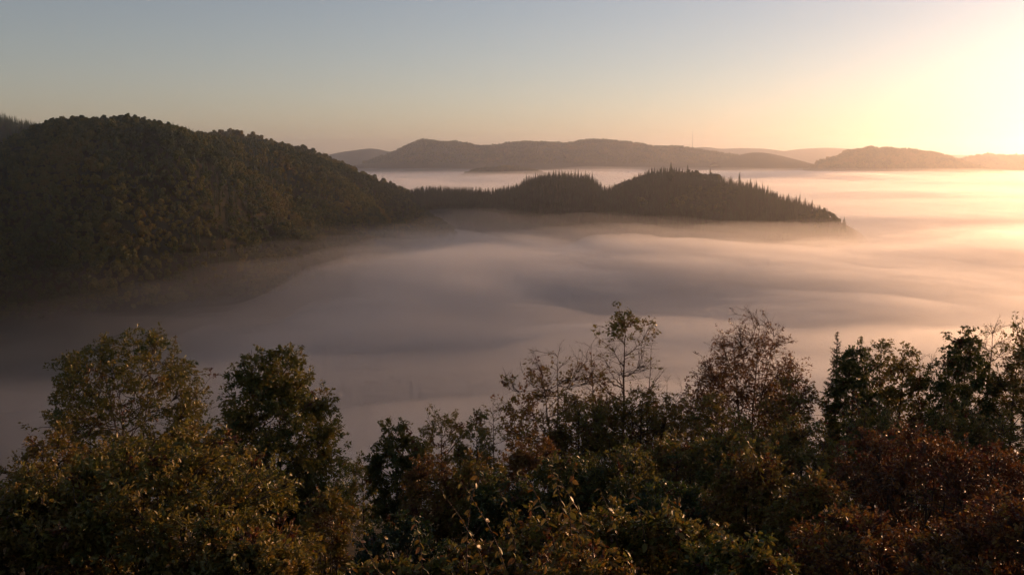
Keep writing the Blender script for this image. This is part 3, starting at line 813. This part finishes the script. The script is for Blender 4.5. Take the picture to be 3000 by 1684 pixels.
# understorey in front of the right row, some shade put into the leaf tone
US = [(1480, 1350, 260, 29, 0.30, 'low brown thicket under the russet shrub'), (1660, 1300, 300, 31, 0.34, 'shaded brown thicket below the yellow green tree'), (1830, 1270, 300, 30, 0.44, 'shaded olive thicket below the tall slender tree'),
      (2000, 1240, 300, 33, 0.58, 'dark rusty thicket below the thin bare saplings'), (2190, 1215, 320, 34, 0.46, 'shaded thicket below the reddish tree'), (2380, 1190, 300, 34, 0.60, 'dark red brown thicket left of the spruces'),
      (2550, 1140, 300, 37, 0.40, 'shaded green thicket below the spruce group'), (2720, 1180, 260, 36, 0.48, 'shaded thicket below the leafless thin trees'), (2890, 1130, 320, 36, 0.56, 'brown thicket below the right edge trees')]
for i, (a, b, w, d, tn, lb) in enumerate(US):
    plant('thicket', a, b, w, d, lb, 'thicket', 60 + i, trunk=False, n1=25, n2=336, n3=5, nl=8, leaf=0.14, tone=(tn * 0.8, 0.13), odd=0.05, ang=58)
# right bushes
plant('bush', 2780, 1232, 760, 18, 'large dark red bush filling the lower right corner', 'bush', 75, trunk=False, n1=66, n2=990, n3=6, nl=8, leaf=0.085, tone=(0.80, 0.09), odd=0.03, ang=70, mat=M_GLOSS)
plant('bush', 2230, 1275, 330, 18, 'brown bush with glinting wet leaves right of centre', 'bush', 76, trunk=False, n1=36, n2=480, n3=6, nl=8, leaf=0.085, tone=(0.58, 0.14), odd=0.05, ang=64, mat=M_GLOSS)
plant('bush', 2430, 1360, 330, 16, 'olive brown bush in front of the dark red one', 'bush', 77, trunk=False, n1=33, n2=448, n3=6, nl=7, leaf=0.082, tone=(0.52, 0.14), odd=0.05, ang=64, mat=M_GLOSS)
plant('bush', 2640, 1500, 620, 12.5, 'low dark brown bush along the bottom right of the frame', 'bush', 78, trunk=False, n1=42, n2=560, n3=5, nl=6, leaf=0.075, tone=(0.72, 0.14), odd=0.05, ang=70, mat=M_GLOSS, detail=2)
plant('bush', 3020, 1430, 460, 13, 'rust brown bush cut by the right edge low down', 'bush', 79, trunk=False, n1=33, n2=448, n3=5, nl=7, leaf=0.075, tone=(0.76, 0.12), odd=0.03, ang=70, mat=M_GLOSS, detail=2)
# brambles along the bottom
BR = [(1080, 1630, 330, 9.6, 0.50, 'low bramble at the bottom left of centre under the dark gap'), (1350, 1600, 380, 9.8, 0.52, 'bramble below the longest arching shoots'), (1590, 1475, 420, 10.8, 0.50, 'bramble mound with many pale lit leaves in the middle'),
      (1800, 1455, 380, 11.2, 0.47, 'bramble mound right of the middle one'), (2010, 1470, 380, 11.0, 0.44, 'darker bramble mound fading into the right bushes'), (1680, 1580, 520, 9.0, 0.56, 'reddish bramble along the bottom edge of the frame'), (2180, 1560, 420, 9.8, 0.38, 'green dark bramble at the bottom right of centre')]
for i, (a, b, w, d, tn, lb) in enumerate(BR):
    plant('bramble', a, b, w, d, lb, 'bramble', 85 + i, trunk=False, n1=31, n2=364, n3=5, nl=5, leaf=0.080, tone=(tn, 0.13), odd=0.08, ang=66, mat=M_GLOSS, detail=2)
plant('shrub', 1150, 1500, 330, 20, 'shrub darkened to read as shade in the gap behind the shoots', 'shrub', 95, trunk=False, n1=21, n2=288, n3=5, nl=7, leaf=0.11, tone=(0.06, 0.06), ang=62)  # very dark leaf tone stands in for the deep shade of the gap
plant('shrub', 1980, 1390, 380, 19, 'shrub darkened to read as shade behind the bramble mounds', 'shrub', 96, trunk=False, n1=24, n2=320, n3=5, nl=7, leaf=0.11, tone=(0.14, 0.10), ang=62)  # shade behind the mounds is put into the dark leaf tone

# arching shoots with leaves that can be told apart
def blade():
    V = [(0, 0, 0), (0.25, 0.24, 0.07), (0.6, 0.25, 0.05), (0.86, 0.12, -0.03), (1, 0, -0.12), (0.86, -0.12, -0.03), (0.6, -0.25, 0.05), (0.25, -0.24, 0.07), (0.3, 0, 0), (0.65, 0, -0.02)]
    Fc = [(0, 8, 1), (1, 8, 9), (1, 9, 2), (2, 9, 3), (3, 9, 4), (0, 7, 8), (7, 9, 8), (7, 6, 9), (6, 5, 9), (5, 4, 9)]
    return V, Fc
BLADES = []
for tn in (0.44, 0.52, 0.57, 0.62, 0.70, 0.48):
    v, f = blade()
    BLADES.append(mesh_np('leaf', v, f, M_GLOSS, True, {'tone': ('FACE', np.full(len(f), tn))}))
SHOOTS = [(1411, 1354, 0.10, 320, 9.6, 'tallest upright shoot with pale lit leaves left of the brambles'), (1348, 1409, -0.42, 300, 9.4, 'shoot leaning left just left of the tallest one'), (1290, 1432, -0.45, 300, 9.2, 'long shoot leaning left with big leaves near its tip'),
          (1463, 1430, -0.15, 230, 9.7, 'short shoot right of the tallest one'), (1527, 1372, -0.35, 240, 10.2, 'thin sparse shoot between the tallest shoot and the mound'), (1630, 1392, -0.40, 230, 10.2, 'leafy shoot above the middle bramble mound'),
          (1610, 1357, -0.15, 200, 10.6, 'shoot with a hooked tip behind the leafy one'), (1691, 1340, 0.02, 250, 10.4, 'upright shoot topping the middle bramble mound'), (1754, 1427, -0.25, 170, 10.6, 'short shoot right of the upright one on the mound'),
          (1844, 1421, -0.20, 180, 10.8, 'lone short shoot on the right bramble mound'), (1005, 1519, -0.50, 240, 8.8, 'shoot leaning left at the edge of the dark gap'), (1212, 1507, -0.05, 220, 8.8, 'straight shoot with orange leaves low in the gap'),
          (1123, 1568, -0.10, 160, 8.6, 'short orange leaved shoot low left of centre'), (2185, 1282, -0.25, 130, 17.5, 'small shoot with glinting leaves above the brown bush'), (1950, 1440, -0.2, 150, 10.6, 'small shoot at the right end of the brambles')]
lrng = np.random.default_rng(99)
for i, (a, b, lean_, ln, d, lb) in enumerate(SHOOTS):
    tip = pix(a, b, d)
    L = (ln + 110) * d / F_PX
    foot = tip - np.array([lean_ * L, 0.12 * L, L])
    root = empty('shoot', tuple(foot), lb, 'shoot', 'arching shoots above the brambles')
    q = np.linspace(0, 1, 12)
    bow = np.sin(np.pi * q) * 0.05 * L
    pts = (tip - foot)[None, :] * q[:, None] + np.stack([-bow * np.sign(lean_ + 0.01), bow * 0.3, bow], -1) + lrng.normal(0, 0.004, (12, 3))
    pts[0] = 0
    obj('stem', mesh_np('stem', *tubes(pts[None], np.linspace(0.009, 0.003, 12)[None], 5), M_TWIG, True), root)
    nlv = 13 + int(lrng.integers(0, 7))
    for k in range(nlv):
        f = 0.28 + 0.72 * (k + 0.6 * lrng.random()) / nlv
        f = min(f, 0.995)
        t = f * 11; j = min(int(t), 10)
        p = pts[j] * (1 - (t - j)) + pts[j + 1] * (t - j)
        o = obj('leaf', BLADES[int(lrng.integers(0, 6))], root)
        o.location = tuple(p)
        az = (k % 2) * math.pi + lrng.normal(0, 0.8) + 0.4
        o.rotation_euler = (lrng.normal(0, 0.5), lrng.uniform(0.15, 0.95), az)
        s = (0.118 - 0.048 * f) * lrng.uniform(0.8, 1.25) * (d / 9.5)
        o.scale = (s, s, s)

# ------------------------------------------------------------------ fog in the valley
def bump(X, Y, cx, cyy, sx, sy, h, rot=0.0):
    c, s = math.cos(rot), math.sin(rot)
    dx = X - cx; dy = Y - cyy
    a = (dx * c + dy * s) / sx; b = (-dx * s + dy * c) / sy
    return h * np.exp(-0.5 * (a * a + b * b))

fx = np.concatenate([-np.geomspace(9500, 1540, 18), np.linspace(-1500, 1500, 190), np.linspace(1530, 2600, 30), np.geomspace(2720, 11500, 18)])
fy = np.concatenate([np.geomspace(215, 2600, 190), np.geomspace(2660, 12800, 60)])
FX, FY = np.meshgrid(fx, fy, indexing='ij')

def fog_layer(name, level, amp, density, seed, color=(0.97, 0.97, 0.97), aniso=0.66):
    near = np.clip((2600 - FY) / 1200, 0.25, 1)
    wx = FX + 40 * fbm(FX / 300, FY / 300, 2, 88); wy = FY + 60 * fbm(FX / 260, FY / 340, 2, 89)
    top = level + amp * (0.52 * fbm(wx / 150 + 3.1, wy / 120 + 0.8 * wx / 150, 3, seed, 0.6) * near + 0.58 * fbm(wx / 560, wy / 380, 2, seed + 50))
    top += 10 * np.clip((FY - 2300) / 3000, 0, 1) * fbm(FX / 1500, FY / 700, 3, seed + 70)
    # swells and hollows of the fog sea; it lies low and thin under the left hill
    top += bump(FX, FY, 1700, 4700, 1700, 600, 22)
    if seed > 1:
        s_ = np.clip((-FX - {5: 30, 2: -20, 3: -120, 4: -210}[seed] - 0.12 * (FY - 500) + 70 * fbm(FX / 170, FY / 120, 3, 90 + seed)) / 520, 0, 1)
        top -= (30 if seed == 5 else 84) * s_ * s_ * (3 - 2 * s_) * np.clip((1500 - FY) / 500, 0, 1)
    top += bump(FX, FY, -60, 565, 200, 48, -30, 0.22)
    top += bump(FX, FY, 20, 455, 240, 45, 5, 0.12)
    top -= 3 * np.clip((700 - FY) / 250, 0, 1) * np.clip((250 - FX) / 300, 0, 1)
    top += bump(FX, FY, -190, 900, 190, 60, 18, 0.3)
    top += bump(FX, FY, 200, 1200, 360, 90, 14, 0.1)
    if seed == 1:
        top -= 8 * np.clip((-FX - 120) / 300, 0, 1) * np.clip((1500 - FY) / 500, 0, 1)
        top += bump(FX, FY, -70, 1540, 120, 60, 26)
    top += bump(FX, FY, 60, 760, 120, 60, -16, 0.5)
    top += bump(FX, FY, 150, 1440, 460, 130, -32)
    n1, n2 = len(fx), len(fy)
    vt = np.stack([FX, FY, top], -1).reshape(-1, 3)
    vb = np.stack([FX, FY, np.full_like(FX, -204.0) - 0.4 * seed / 10], -1).reshape(-1, 3)
    ft = grid_faces(n1, n2)
    fb = ft[:, ::-1] + n1 * n2
    idx = np.arange(n1 * n2).reshape(n1, n2)
    rim = np.concatenate([idx[:, 0], idx[-1, 1:], idx[-2::-1, -1], idx[0, -2:0:-1]])
    nx = np.roll(rim, -1)
    fs = np.stack([nx, rim, rim + n1 * n2, nx + n1 * n2], -1)
    me = mesh_np(name, np.concatenate([vt, vb]), np.concatenate([ft, fb, fs]), volume_mat(name + ' volume', color, density, aniso))
    o = obj(name, me, kind='stuff')
    return o

fog_layer('fog', -95.0, 34.0, 0.0006, 1)
fog_layer('fog', -105.0, 30.0, 0.0014, 5)
fog_layer('fog', -114.0, 34.0, 0.0035, 2, aniso=0.60)
fog_layer('fog', -122.0, 44.0, 0.0080, 3, aniso=0.72)
fog_layer('fog', -134.0, 40.0, 0.0160, 4, aniso=0.74)

# ------------------------------------------------------------------ haze round the whole place
hx, hy0, hy1, hz0, hz1 = 15000.0, -2700.0, 15500.0, -207.5, 235.0
hv = [(-hx, hy0, hz0), (hx, hy0, hz0), (hx, hy1, hz0), (-hx, hy1, hz0), (-hx, hy0, hz1), (hx, hy0, hz1), (hx, hy1, hz1), (-hx, hy1, hz1)]
hf = [(0, 3, 2, 1), (4, 5, 6, 7), (0, 1, 5, 4), (1, 2, 6, 5), (2, 3, 7, 6), (3, 0, 4, 7)]
obj('haze', mesh_np('haze', hv, hf, volume_mat('haze volume', (0.95, 0.95, 0.97), 0.000082, 0.79)), kind='stuff')
